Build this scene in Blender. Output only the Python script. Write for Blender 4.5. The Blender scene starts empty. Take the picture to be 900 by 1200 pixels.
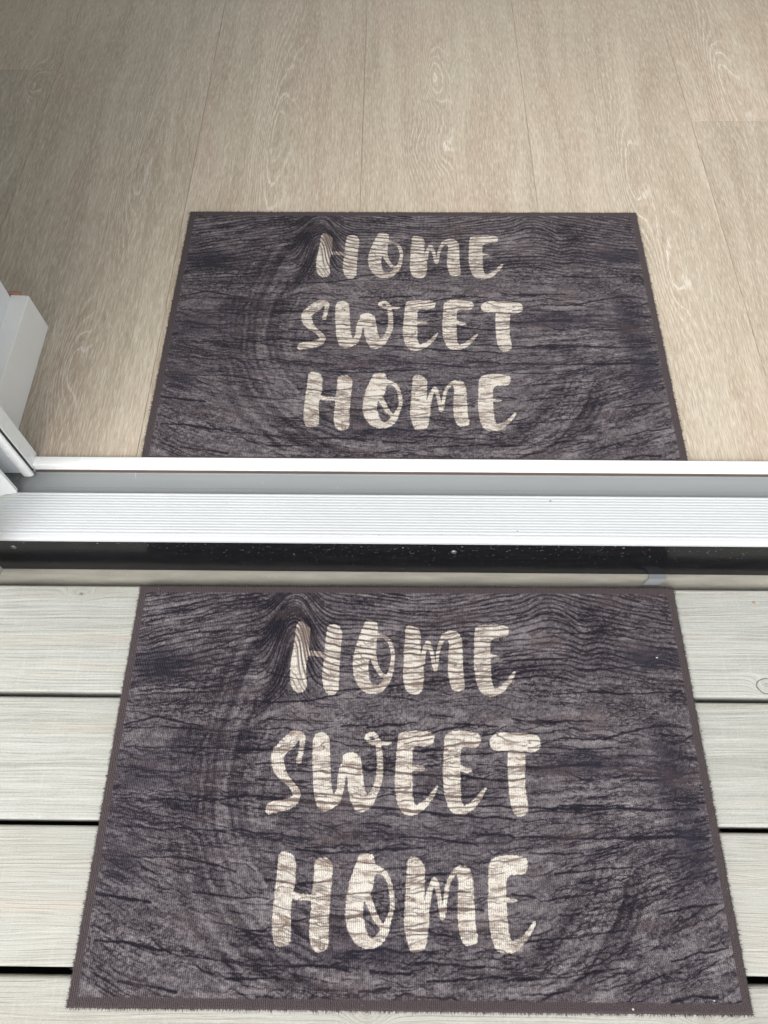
import bpy, bmesh, math, random
import numpy as np
from mathutils import Matrix, Vector

random.seed(7)
rng = np.random.default_rng(11)
S = bpy.context.scene
COL = S.collection

# ------------------------------------------------------------------ camera
cam_d = bpy.data.cameras.new('camera')
cam_d.sensor_fit = 'VERTICAL'
cam_d.sensor_height = 24.0
cam_d.lens = 876.04 / 1200 * 24.0
cam_d.clip_start = 0.02
cam_d.clip_end = 500
cam = bpy.data.objects.new('camera', cam_d)
COL.objects.link(cam)
cam.matrix_world = Matrix(((0.99992162, -0.00325595, 0.01208961, 0.3569),
                           (0.00859954, 0.88040044, -0.47415305, 0.0928),
                           (-0.00909987, 0.47421985, 0.88035943, 0.9835),
                           (0, 0, 0, 1)))
S.camera = cam

# ------------------------------------------------------------------ sky and sun (bright overcast)
SUN_EL, SUN_AZ = math.radians(52), math.radians(200)      # behind the photographer, to the left
w = bpy.data.worlds.new('World')
S.world = w
w.use_nodes = True
nt = w.node_tree
nt.nodes.clear()
sky = nt.nodes.new('ShaderNodeTexSky')
sky.sky_type = 'NISHITA'
sky.sun_disc = False
sky.sun_elevation = SUN_EL
sky.sun_rotation = SUN_AZ
sky.air_density = 1.0
sky.dust_density = 4.0
hs = nt.nodes.new('ShaderNodeHueSaturation')              # a cloud deck takes most of the blue out
hs.inputs['Saturation'].default_value = 0.22
bg = nt.nodes.new('ShaderNodeBackground')
bg.inputs['Strength'].default_value = 0.15
wo = nt.nodes.new('ShaderNodeOutputWorld')
nt.links.new(sky.outputs[0], hs.inputs['Color'])
nt.links.new(hs.outputs[0], bg.inputs['Color'])
nt.links.new(bg.outputs[0], wo.inputs['Surface'])
sd = bpy.data.lights.new('sun', 'SUN')
sd.energy = 0.6
sd.angle = math.radians(40)
sd.color = (1.0, 0.97, 0.92)
sun = bpy.data.objects.new('sun', sd)
COL.objects.link(sun)
sun.location = (0, -2, 5)
sdir = Vector((math.cos(SUN_EL) * math.sin(SUN_AZ), math.cos(SUN_EL) * math.cos(SUN_AZ), math.sin(SUN_EL)))
sun.rotation_euler = sdir.to_track_quat('Z', 'Y').to_euler()
S.view_settings.view_transform = 'Standard'
S.view_settings.look = 'None'
S.view_settings.exposure = 0.85
S.view_settings.gamma = 1.0

# ------------------------------------------------------------------ helpers
def tag(o, label=None, cat=None, group=None, kind=None):
    for k, v in (('label', label), ('category', cat), ('group', group), ('kind', kind)):
        if v: o[k] = v
    return o

def link(name, me, mat=None, parent=None):
    o = bpy.data.objects.new(name, me)
    COL.objects.link(o)
    if mat and me: me.materials.append(mat)
    if parent: o.parent = parent
    return o

def empty(name, loc=(0, 0, 0)):
    o = bpy.data.objects.new(name, None)
    o.empty_display_size = 0.05
    o.location = loc
    COL.objects.link(o)
    return o

def place(o, parent):
    """parent o but keep its coordinates as world coordinates"""
    o.parent = parent
    o.matrix_parent_inverse = Matrix.Translation(parent.location).inverted()
    return o

def box_mesh(x0, x1, y0, y1, z0, z1, bevel=0.0, seg=2):
    bm = bmesh.new()
    bmesh.ops.create_cube(bm, size=1)
    for v in bm.verts:
        v.co = ((x0 + x1) / 2 + v.co.x * (x1 - x0), (y0 + y1) / 2 + v.co.y * (y1 - y0), (z0 + z1) / 2 + v.co.z * (z1 - z0))
    if bevel:
        bmesh.ops.bevel(bm, geom=bm.edges[:], offset=bevel, segments=seg, affect='EDGES', profile=0.5)
    me = bpy.data.meshes.new('m')
    bm.to_mesh(me); bm.free()
    return me

def box(name, dims, mat, parent=None, bevel=0.0, seg=2):
    o = link(name, box_mesh(*dims, bevel=bevel, seg=seg), mat)
    if bevel:
        if seg > 1:
            for p in o.data.polygons: p.use_smooth = p.area < 1e-4
            o.data.set_sharp_from_angle(angle=math.radians(50))
    if parent: place(o, parent)
    return o

def extrude_profile(name, pts, a0, a1, axis, mat, parent=None, smooth=35):
    """closed profile pts: (y,z) swept along x, or (x,y) swept along z"""
    bm = bmesh.new()
    def v(p, a): return bm.verts.new((a, p[0], p[1]) if axis == 'X' else (p[0], p[1], a))
    A = [v(p, a0) for p in pts]; B = [v(p, a1) for p in pts]
    n = len(pts)
    for i in range(n): bm.faces.new((A[i], A[(i + 1) % n], B[(i + 1) % n], B[i]))
    bm.faces.new(A[::-1]); bm.faces.new(B)
    bmesh.ops.recalc_face_normals(bm, faces=bm.faces[:])
    me = bpy.data.meshes.new('m'); bm.to_mesh(me); bm.free()
    L = abs(a1 - a0)
    for p in me.polygons: p.use_smooth = p.area < .0075 * L and len(p.vertices) == 4     # broad faces stay flat
    me.set_sharp_from_angle(angle=math.radians(smooth))
    o = link(name, me, mat)
    if parent: place(o, parent)
    return o

class NT:
    """tiny node-graph writer"""
    def __init__(s, name):
        s.m = bpy.data.materials.new(name); s.m.use_nodes = True
        s.t = s.m.node_tree; s.t.nodes.clear()
        s.out = s.t.nodes.new('ShaderNodeOutputMaterial')
        s.b = s.t.nodes.new('ShaderNodeBsdfPrincipled')
        s.t.links.new(s.b.outputs[0], s.out.inputs[0])
        s.b.inputs['Specular IOR Level'].default_value = 0.5
    def put(s, sock, v):
        if isinstance(v, bpy.types.NodeSocket): s.t.links.new(v, sock)
        elif v is not None:
            if isinstance(v, tuple) and len(v) == 3 and sock.type == 'RGBA': v = v + (1,)
            sock.default_value = v
    def n(s, typ, ins={}, out=0, **kw):
        nd = s.t.nodes.new(typ)
        for k, v in kw.items(): setattr(nd, k, v)
        for k, v in ins.items(): s.put(nd.inputs[k], v)
        return nd.outputs[out]
    def mth(s, op, a, b=None, c=None, clamp=False):
        nd = s.t.nodes.new('ShaderNodeMath'); nd.operation = op; nd.use_clamp = clamp
        s.put(nd.inputs[0], a)
        if b is not None: s.put(nd.inputs[1], b)
        if c is not None: s.put(nd.inputs[2], c)
        return nd.outputs[0]
    def pos(s): return s.n('ShaderNodeNewGeometry', out='Position')
    def sep(s, v):
        nd = s.t.nodes.new('ShaderNodeSeparateXYZ'); s.put(nd.inputs[0], v); return nd.outputs
    def com(s, x, y, z):
        return s.n('ShaderNodeCombineXYZ', {0: x, 1: y, 2: z})
    def scl(s, v, k): return s.n('ShaderNodeVectorMath', {0: v, 1: k}, operation='MULTIPLY')
    def noise(s, v, scale=1., det=3., rough=.55, dist=0., out=0):
        return s.n('ShaderNodeTexNoise', {'Vector': v, 'Scale': scale, 'Detail': det, 'Roughness': rough, 'Distortion': dist}, out=out)
    def ramp(s, f, stops):
        nd = s.t.nodes.new('ShaderNodeValToRGB'); s.put(nd.inputs[0], f)
        cr = nd.color_ramp
        while len(cr.elements) < len(stops): cr.elements.new(0.5)
        for e, (p, c) in zip(cr.elements, stops):
            e.position = p; e.color = (c + (1,)) if isinstance(c, tuple) else (c, c, c, 1)
        return nd.outputs[0]
    def mr(s, f, a, b, c=0., d=1.):
        return s.n('ShaderNodeMapRange', {0: f, 1: a, 2: b, 3: c, 4: d}, interpolation_type='SMOOTHSTEP')
    def mix(s, f, a, b, mode='MIX'):
        nd = s.t.nodes.new('ShaderNodeMix'); nd.data_type = 'RGBA'; nd.blend_type = mode
        s.put(nd.inputs[0], f); s.put(nd.inputs[6], a); s.put(nd.inputs[7], b)
        return nd.outputs[2]
    def bump(s, h, strength=.3, dist=.001, normal=None):
        i = {'Height': h, 'Strength': strength, 'Distance': dist}
        if normal is not None: i['Normal'] = normal
        return s.n('ShaderNodeBump', i)
    def fin(s, color=None, rough=None, normal=None, **kw):
        if color is not None: s.put(s.b.inputs['Base Color'], color)
        if rough is not None: s.put(s.b.inputs['Roughness'], rough)
        if normal is not None: s.put(s.b.inputs['Normal'], normal)
        for k, v in kw.items(): s.put(s.b.inputs[k.replace('_', ' ')], v)
        return s.m

# ------------------------------------------------------------------ materials
def mat_floor():
    g = NT('limed_oak')
    P = g.pos(); x, y, z = g.sep(P)
    rnd, shade, _z = g.sep(g.n('ShaderNodeObjectInfo', out='Color'))     # each plank's own cut and shade
    off = g.mth('MULTIPLY', rnd, 53.0)
    low = g.noise(g.com(g.mth('MULTIPLY', x, 5.), g.mth('MULTIPLY', y, 1.1), off), 1., 2.)
    mid = g.noise(g.com(g.mth('MULTIPLY', x, 14.), g.mth('MULTIPLY', y, 4.5), off), 1., 3.)
    # growth-ring field: distance across the board, bent by noise and by a few knots
    fld = g.mth('ADD', x, g.mth('MULTIPLY', g.mth('SUBTRACT', low, .5), .16))
    fld = g.mth('ADD', fld, g.mth('MULTIPLY', g.mth('SUBTRACT', mid, .5), .014))
    kmask = None
    for kx, ky, sx, sy, a in ((.431, 1.515, .024, .10, .045), (.398, 1.305, .024, .07, .030), (.440, 1.300, .024, .075, .034),
                              (.764, 1.20, .026, .20, .045), (.80, 1.00, .022, .12, .03), (.133, 1.36, .030, .26, .05), (.985, 1.56, .028, .16, .045),
                              (-.345, 1.50, .018, .06, .04), (-.10, 1.25, .02, .16, .045), (-.13, .80, .024, .10, .04)):
        dx = g.mth('DIVIDE', g.mth('SUBTRACT', x, kx), sx); dy = g.mth('DIVIDE', g.mth('SUBTRACT', y, ky), sy)
        e = g.mth('POWER', 2.71828, g.mth('MULTIPLY', g.mth('ADD', g.mth('MULTIPLY', dx, dx), g.mth('MULTIPLY', dy, dy)), -1.))
        fld = g.mth('ADD', fld, g.mth('MULTIPLY', e, a))
        kmask = e if kmask is None else g.mth('MAXIMUM', kmask, e)
    fine = g.noise(g.com(g.mth('MULTIPLY', x, 80.), g.mth('MULTIPLY', y, 26.), off), 1., 2.)
    ph = g.mth('ADD', g.mth('MULTIPLY', fld, 120.), g.mth('MULTIPLY', fine, .45))
    ring = g.mth('ABSOLUTE', g.mth('SUBTRACT', g.mth('FRACT', ph), .5))        # 0..0.5
    line = g.mr(ring, .38, .47)
    # pores follow the field
    soft = g.mth('ADD', g.mth('MULTIPLY', x, .72), g.mth('MULTIPLY', fld, .28))
    pv = g.com(g.mth('MULTIPLY', soft, 520.), g.mth('MULTIPLY', y, 24.), off)
    pore = g.noise(pv, 1., 2., .6)
    pv2 = g.com(g.mth('MULTIPLY', x, 700.), g.mth('MULTIPLY', y, 60.), off)
    pore2 = g.noise(pv2, 1., 1., .5)
    broad = g.noise(g.com(g.mth('MULTIPLY', fld, 30.), g.mth('MULTIPLY', y, 2.2), off), 1., 3., .6)
    col = g.ramp(broad, [(.28, (.375, .315, .24)), (.50, (.448, .386, .300)), (.72, (.52, .458, .365))])
    pink = g.noise(g.com(g.mth('MULTIPLY', x, 9.), g.mth('MULTIPLY', y, 2.5), g.mth('ADD', off, 9.)), 1., 2.)
    col = g.mix(g.mr(pink, .46, .66, 0., .45), col, (.44, .345, .275))
    col = g.mix(g.mr(pink, .48, .32, 0., .2), col, (.39, .355, .28))
    tone = g.mr(shade, 0., 1., .94, 1.05)
    col = g.mix(1., col, g.com(tone, tone, tone), 'MULTIPLY')
    dk = g.mr(pore, .46, .32, 0., .34)
    col = g.mix(dk, col, (.30, .235, .17))
    lm = g.mth('MULTIPLY', g.mr(pore, .54, .66, 0., .55), g.mth('ADD', .45, g.mth('MULTIPLY', kmask, .05), clamp=True))
    col = g.mix(lm, col, (.78, .74, .67))
    patch = g.noise(g.com(g.mth('MULTIPLY', x, 16.), g.mth('MULTIPLY', y, 5.), g.mth('ADD', off, 3.)), 1., 2.)
    kw = g.mth('POWER', kmask, .5)
    pat = g.mth('MULTIPLY', g.mr(patch, .30, .50, .25, 1.), g.mth('ADD', .10, kw, clamp=True))
    lmb = g.mth('MULTIPLY', g.mth('MULTIPLY', line, g.mr(pore2, .34, .52, .22, .60)), pat)
    col = g.mix(lmb, col, (.80, .76, .69))
    dkr = g.mth('MULTIPLY', g.mr(ring, .0, .22, .42, 0.), g.mth('ADD', .22, kw, clamp=True))
    col = g.mix(dkr, col, (.36, .285, .215))
    col = g.mix(g.mr(pore2, .56, .68, 0., .45), col, (.68, .63, .54))
    col = g.mix(g.mr(pore2, .44, .32, 0., .34), col, (.26, .20, .145))
    h = g.mth('SUBTRACT', pore2, g.mth('MULTIPLY', lm, .5))
    return g.fin(col, g.mr(pore, .3, .7, .42, .56), g.bump(h, .35, .0006), Specular_IOR_Level=.45)

def mat_deck():
    g = NT('weathered_pine')
    P = g.pos(); x, y, z = g.sep(P)
    rnd = g.n('ShaderNodeObjectInfo', out='Random')
    off = g.mth('MULTIPLY', rnd, 51.0)
    low = g.noise(g.com(g.mth('MULTIPLY', x, 2.2), g.mth('MULTIPLY', y, 9.), off), 1., 2.)
    mid = g.noise(g.com(g.mth('MULTIPLY', x, 11.), g.mth('MULTIPLY', y, 40.), off), 1., 2.)
    fld = g.mth('ADD', y, g.mth('MULTIPLY', g.mth('SUBTRACT', low, .5), .030))
    fld = g.mth('ADD', fld, g.mth('MULTIPLY', g.mth('SUBTRACT', mid, .5), .0022))
    km = None
    for kx, ky, sx, sy, a in ((.852, .363, .016, .011, .022), (-.085, .490, .022, .009, .018), (.83, .26, .03, .006, .006),
                              (.815, .135, .05, .006, .005), (.33, -.004, .018, .012, .03), (.70, -.005, .03, .01, .02), (-.14, .12, .06, .006, .006)):
        dx = g.mth('DIVIDE', g.mth('SUBTRACT', x, kx), sx); dy = g.mth('DIVIDE', g.mth('SUBTRACT', y, ky), sy)
        e = g.mth('POWER', 2.71828, g.mth('MULTIPLY', g.mth('ADD', g.mth('MULTIPLY', dx, dx), g.mth('MULTIPLY', dy, dy)), -1.))
        fld = g.mth('ADD', fld, g.mth('MULTIPLY', e, a))
        km = e if km is None else g.mth('MAXIMUM', km, e)
    st = g.noise(g.com(g.mth('MULTIPLY', x, 2.6), g.mth('MULTIPLY', fld, 330.), off), 1., 4., .65)
    st2 = g.noise(g.com(g.mth('MULTIPLY', x, 14.), g.mth('MULTIPLY', fld, 900.), off), 1., 2., .6)
    fib = g.noise(g.com(g.mth('MULTIPLY', x, 60.), g.mth('MULTIPLY', y, 1500.), off), 1., 2., .6)
    col = g.ramp(st, [(.28, (.265, .258, .226)), (.42, (.355, .362, .333)), (.58, (.422, .434, .404)), (.75, (.49, .50, .47))])
    tan = g.noise(g.com(g.mth('MULTIPLY', x, 1.6), g.mth('MULTIPLY', fld, 34.), g.mth('ADD', off, 5.)), 1., 3., .6)
    col = g.mix(g.mr(tan, .50, .72, 0., .6), col, (.47, .40, .32))
    warm = g.sep(g.n('ShaderNodeObjectInfo', out='Color'))[0]
    col = g.mix(g.mth('MULTIPLY', warm, .55), col, (.468, .442, .388))
    green = g.noise(g.com(g.mth('MULTIPLY', x, 3.), g.mth('MULTIPLY', y, 7.), off), 1., 2.)
    col = g.mix(g.mr(green, .5, .7, 0., .35), col, (.35, .36, .32))
    ph = g.mth('FRACT', g.mth('MULTIPLY', fld, 210.))
    ln = g.mr(g.mth('ABSOLUTE', g.mth('SUBTRACT', ph, .5)), .13, .0)
    lmask = g.mr(g.noise(g.com(g.mth('MULTIPLY', x, 7.), g.mth('MULTIPLY', y, 30.), g.mth('ADD', off, 2.)), 1., 3.), .44, .60, 0., .7)
    col = g.mix(g.mth('MULTIPLY', ln, lmask), col, (.22, .185, .145))
    col = g.mix(g.mr(st2, .47, .30, 0., .42), col, (.20, .19, .16))
    col = g.mix(g.mr(st2, .55, .70, 0., .5), col, (.56, .56, .53))
    col = g.mix(g.mr(km, .80, 1., 0., .3), col, (.27, .22, .16))
    spk = g.noise(g.com(g.mth('MULTIPLY', x, 420.), g.mth('MULTIPLY', y, 700.), off), 1., 3., .8)
    col = g.mix(g.mr(spk, .50, .32, 0., .30), col, (.25, .245, .22))
    col = g.mix(g.mr(spk, .52, .70, 0., .35), col, (.58, .59, .57))
    saw = g.noise(g.com(g.mth('MULTIPLY', x, 260.), g.mth('MULTIPLY', y, 9.), off), 1., 2., .6)
    col = g.mix(g.mr(saw, .55, .75, 0., .14), col, (.55, .56, .54))
    col = g.mix(g.mr(g.noise(g.com(g.mth('MULTIPLY', x, 5.), g.mth('MULTIPLY', y, 16.), g.mth('ADD', off, 8.)), 1., 4., .6), .55, .75, 0., .35), col, (.30, .295, .26))
    # rust-coloured speck and a cracked knot ring
    for kx, ky, r, c in ((.861, .481, .0038, (.36, .17, .05)), (-.0845, .4895, .0042, (.12, .11, .09)), (-.163, .172, .0045, (.48, .25, .15)), (-.066, .453, .0030, (.30, .29, .16))):
        d = g.n('ShaderNodeVectorMath', {0: g.com(x, g.mth('MULTIPLY', y, 1.5), 0.), 1: (kx, ky * 1.5, 0.)}, out='Value', operation='DISTANCE')
        d = g.mth('ADD', d, g.mth('MULTIPLY', g.mth('SUBTRACT', g.noise(P, 320., 2.), .5), .004))
        col = g.mix(g.mr(d, r, r * .3, 0., .8), col, c)
    d = g.n('ShaderNodeVectorMath', {0: g.com(g.mth('MULTIPLY', x, .8), y, 0.), 1: (.852 * .8, .363, 0.)}, out='Value', operation='DISTANCE')
    d = g.mth('ADD', d, g.mth('MULTIPLY', g.mth('SUBTRACT', g.noise(P, 90., 2.), .5), .003))
    ringk = g.mr(g.mth('ABSOLUTE', g.mth('SUBTRACT', d, .0105)), .0013, .0002, 0., .8)
    col = g.mix(ringk, col, (.13, .11, .09))
    h = g.mth('ADD', g.mth('MULTIPLY', st, .5), g.mth('ADD', g.mth('MULTIPLY', st2, .35), g.mth('MULTIPLY', fib, .25)))
    h = g.mth('SUBTRACT', h, g.mth('MULTIPLY', ringk, .6))
    return g.fin(col, .82, g.bump(h, .8, .0012), Specular_IOR_Level=.3)

def mat_mat():
    g = NT('printed_pile')
    P = g.n('ShaderNodeTexCoord', out='Object'); x, y, z = g.sep(P)
    tone = g.n('ShaderNodeAttribute', out='Fac', attribute_name='wood_tone')
    navy = g.n('ShaderNodeAttribute', out='Fac', attribute_name='navy')
    sdf = g.n('ShaderNodeAttribute', out='Fac', attribute_name='letter_distance')   # mm, negative inside
    crk = g.n('ShaderNodeAttribute', out='Fac', attribute_name='crack')
    n1 = g.noise(P, 900., 3., .6)
    n2 = g.noise(g.com(g.mth('MULTIPLY', x, 420.), g.mth('MULTIPLY', y, 420.), 0.), 1., 2., .7)
    nw = g.noise(P, 260., 2.)
    sx = g.mth('SINE', g.mth('ADD', g.mth('MULTIPLY', x, 2 * math.pi / .0023), g.mth('MULTIPLY', nw, 4.5)))
    sy = g.mth('SINE', g.mth('ADD', g.mth('MULTIPLY', y, 2 * math.pi / .0030), g.mth('MULTIPLY', nw, 3.)))
    t = g.mth('ADD', tone, g.mth('MULTIPLY', g.mth('SUBTRACT', n1, .5), .30))
    t = g.mth('ADD', t, g.mth('MULTIPLY', g.mth('SUBTRACT', n2, .5), .42))
    wood = g.ramp(t, [(.05, (.009, .008, .015)), (.28, (.033, .026, .036)), (.50, (.105, .090, .102)), (.72, (.225, .200, .212)), (1., (.37, .335, .34))])
    wood = g.mix(g.mth('MULTIPLY', navy, .75, clamp=True), wood, (.036, .032, .054))
    brn = g.noise(g.com(g.mth('MULTIPLY', x, 12.), g.mth('MULTIPLY', y, 30.), 3.), 1., 3.)
    wood = g.mix(g.mr(brn, .52, .72, 0., .32), wood, (.125, .088, .083))
    # letters, worn so the printed grain shows through
    wob = g.mth('MULTIPLY', g.mth('SUBTRACT', g.noise(P, 330., 3., .7), .5), 4.8)
    inside = g.mr(g.mth('ADD', sdf, wob), .55, -.55)
    lt = g.noise(g.com(g.mth('MULTIPLY', x, 45.), g.mth('MULTIPLY', y, 160.), 0.), 1., 4., .65)
    lcol = g.ramp(g.mth('ADD', lt, g.mth('MULTIPLY', g.mth('SUBTRACT', n2, .5), .30)), [(.30, (.36, .265, .22)), (.43, (.60, .515, .445)), (.53, (.85, .80, .72))])
    lcol = g.mix(g.mth('MULTIPLY', crk, 1.35, clamp=True), lcol, (.10, .07, .065))
    tl = g.mr(tone, .40, .10, 0., .70)
    lcol = g.mix(tl, lcol, (.27, .20, .17))
    col = g.mix(inside, wood, lcol)
    # unprinted binding round the rim
    rim = g.mth('MINIMUM', g.mth('MINIMUM', x, g.mth('SUBTRACT', .75, x)), g.mth('MINIMUM', y, g.mth('SUBTRACT', .50, y)))
    rim = g.mth('ADD', rim, g.mth('MULTIPLY', g.mth('SUBTRACT', n1, .5), .003))
    rmk = g.mr(rim, .0112, .0092)
    rc = g.mix(g.mth('MULTIPLY', n2, .6), (.066, .049, .053), (.125, .100, .104))
    col = g.mix(rmk, col, rc)
    # height of the ribs and pile, for the bump
    hh = g.mth('ADD', g.mth('MULTIPLY', sx, .38), g.mth('MULTIPLY', sy, .02))
    hh = g.mth('ADD', hh, g.mth('MULTIPLY', n1, 1.6))
    lint = g.mr(g.noise(P, 520., 0.), .86, .90, 0., .6)
    col = g.mix(lint, col, (.42, .40, .42))
    return g.fin(col, .95, g.bump(hh, 1., .0016), Specular_IOR_Level=.12, Sheen_Weight=.05, Sheen_Roughness=.55)

def mat_plain(name, color, rough=.4, bump=0., bscale=300., var=0., dirt=0., spec=.5, streak=False, metal=0.):
    g = NT(name)
    P = g.pos(); x, y, z = g.sep(P)
    c = color
    v = g.scl(P, (1., 8., 8.)) if streak else P
    if var: c = g.mix(g.noise(v, 14., 4., .6), tuple(k * (1 - var) for k in color), tuple(min(1, k * (1 + var)) for k in color))
    if dirt:
        d = g.mr(g.noise(P, 55., 5., .7), .62, .78, 0., dirt)
        c = g.mix(d, c, (.33, .31, .26))
    nrm = g.bump(g.noise(v, bscale, 3.), bump, .0005) if bump else None
    r = g.mr(g.noise(P, 30., 4.), .3, .7, rough * .85, rough * 1.15)
    g.b.inputs['Metallic'].default_value = metal
    return g.fin(c, r, nrm, Specular_IOR_Level=spec)

def mat_fascia():
    g = NT('black_plastic')
    P = g.pos(); x, y, z = g.sep(P)
    sp = g.noise(g.scl(P, (1., 1., 1.4)), 210., 3., .6)
    up = g.mr(z, .02, .098, .0, 1.)
    spot = g.mth('MULTIPLY', g.mr(sp, .645, .72), g.mth('ADD', .12, up, clamp=True))
    dust = g.mr(g.noise(g.scl(P, (1., 1., 5.)), 26., 5., .65), .45, .75, 0., .05)
    c = g.mix(dust, (.0075, .0075, .009), (.12, .115, .11))
    c = g.mix(g.mth('MULTIPLY', spot, .55), c, (.45, .44, .41))
    return g.fin(c, g.mr(g.noise(P, 30., 4.),   .3, .7, .14, .20), g.bump(g.noise(g.scl(P, (1., 1., 6.)), 60., 2.), .10, .0006), Specular_IOR_Level=.10)

def mat_sill():
    g = NT('white_sill')
    P = g.pos(); x, y, z = g.sep(P)
    c = g.mix(g.mr(g.noise(P, 5., 4.), .35, .7), (.515, .535, .548), (.49, .508, .52))
    st = g.mr(g.noise(g.scl(P, (1., 1., 1.)), 60., 5., .7), .64, .80, 0., .35)
    c = g.mix(st, c, (.45, .45, .42))
    lft = g.mth('MULTIPLY', g.mr(x, -.12, -.19), g.mr(g.noise(P, 90., 4.), .42, .62, .1, .6))
    c = g.mix(lft, c, (.50, .50, .42))
    for kx, ky, r, col in ((-.138, .5505, .0016, (.72, .25, .30)), (.567, .581, .0017, (.07, .07, .07)), (.339, .531, .0012, (.22, .20, .18)), (.52, .537, .001, (.15, .13, .12)), (-.174, .5895, .0028, (.42, .15, .05))):
        d = g.n('ShaderNodeVectorMath', {0: g.com(x, y, 0.), 1: (kx, ky, 0.)}, out='Value', operation='DISTANCE')
        d = g.mth('ADD', d, g.mth('MULTIPLY', g.mth('SUBTRACT', g.noise(P, 700., 1.), .5), .002))
        c = g.mix(g.mr(d, r, r * .3, 0., .85), c, col)
    return g.fin(c, .45)

def mat_channel():
    g = NT('grey_channel')
    P = g.pos(); x, y, z = g.sep(P)
    c = g.mix(g.noise(g.scl(P, (.5, 5., 1.)), 16., 3.), (.225, .240, .248), (.255, .270, .276))
    c = g.mix(g.mr(x, .05, -.12, 0., .35), c, (.28, .305, .30))
    scr = g.mr(g.noise(g.scl(P, (2., .35, 1.)), 60., 4., .75, 1.5), .665, .74, 0., .45)
    c = g.mix(scr, c, (.62, .65, .65))
    dirt = g.mth('MULTIPLY', g.mr(x, -.13, -.19), g.mr(g.noise(P, 160., 4.), .5, .62, 0., .8))
    c = g.mix(dirt, c, (.16, .13, .05))
    return g.fin(c, .38, g.bump(g.noise(P, 400., 2.), .1, .0003))

M_FLOOR, M_DECK, M_MAT = mat_floor(), mat_deck(), mat_mat()
M_BLACK, M_SILL, M_CHAN = mat_fascia(), mat_sill(), mat_channel()
M_WHITE = mat_plain('white_gloss_frame', (.90, .915, .905), .28, .05, 220., .015, .0)
M_SKIRT = mat_plain('painted_skirting', (.90, .905, .885), .38, .18, 160., .05, .12)
M_WALL = mat_plain('wall_paint', (.85, .87, .89), .7, .3, 120., .03)
M_CEIL = mat_plain('ceiling_paint', (.8, .79, .77), .8, .2, 120., .03)
M_MDF = mat_plain('raw_wood_end', (.42, .23, .17), .8, .5, 300., .2)
M_GASKET = mat_plain('brown_gasket', (.10, .072, .06), .7, .2, 300., .3)
M_RUBBER = mat_plain('rubber_backing', (.025, .024, .026), .75, .3, 400., .1)
M_SEAL = mat_plain('seal_strip', (.06, .065, .065), .6, .2, 400., .1)
M_FASCIA = mat_plain('facade_paint', (.70, .70, .68), .6, .4, 60., .05)
M_SOIL = mat_plain('dark_soil', (.035, .031, .026), .95, .6, 40., .3)
M_LAWN = mat_plain('lawn_green', (.055, .085, .03), .95, .8, 40., .35)
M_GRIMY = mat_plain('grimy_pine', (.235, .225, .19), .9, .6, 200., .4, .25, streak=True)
M_JOIST = mat_plain('treated_joist', (.10, .085, .06), .9, .5, 120., .25)
M_STEEL = mat_plain('galvanised_steel', (.20, .205, .21), .45, .4, 500., .15, metal=.7)
M_TAPE = mat_plain('grey_plastic', (.17, .18, .188), .35, .1, 200., .05)
M_OUTTRIM = mat_plain('outside_trim_paint', (.56, .57, .54), .5, .4, 90., .08, .3)
M_LINT = mat_plain('white_fluff', (.50, .49, .48), .9, .2, 500., .1)
M_GLASS = None

# ------------------------------------------------------------------ ground, deck
FZ = 0.1084                                                # indoor floor level above the deck
ground = link('ground', None)
me = bpy.data.meshes.new('m'); me.from_pydata([(-250, -250, -.45), (250, -250, -.45), (250, 250, -.45), (-250, 250, -.45)], [], [(0, 1, 2, 3)])
bpy.data.objects.remove(ground)
ground = tag(link('ground', me, M_LAWN), kind='structure')
soil = tag(box('soil_bed', (-3.2, 4.2, -3.0, .52, -.449, -.43), M_SOIL), kind='structure')

deck = tag(empty('deck', (.35, .25, 0)), kind='structure')
def deck_board(y0, y1, ztop, r, x0=-2.6, x1=3.6, warm=None):
    th = .028
    prof = [(y0, ztop - th)]
    for k in range(6):
        a = math.pi - k * math.pi / 10
        prof.append((y0 + r + r * math.cos(a), ztop - r + r * math.sin(a)))
    for k in range(6):
        a = math.pi / 2 - k * math.pi / 10
        prof.append((y1 - r + r * math.cos(a), ztop - r + r * math.sin(a)))
    prof.append((y1, ztop - th))
    o = extrude_profile('deck_board', prof, x0, x1, 'X', M_DECK, deck)
    o.color = (random.random() * .6 if warm is None else warm, 0, 0, 1)
    return o
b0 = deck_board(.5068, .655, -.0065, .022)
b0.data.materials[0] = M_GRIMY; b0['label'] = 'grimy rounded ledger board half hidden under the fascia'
edges = [(.3492, .5017, 0.), (.1916, .3427, -.0004), (.0366, .1850, .0), (-.1200, .0281, .0003)]
for (y0, y1, zt), wm in zip(edges, (.05, .2, .65, .8)): deck_board(y0, y1, zt, .0042, warm=wm)
yy = -.1255
while yy > -2.6:
    deck_board(yy - .150, yy, 0, .0042); yy -= .1555
for k in range(9):
    x = -2.3 + k * .62 + .17
    place(box('joist', (x, x + .045, -2.7, .50, -.175, -.029), M_JOIST), deck)

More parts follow.
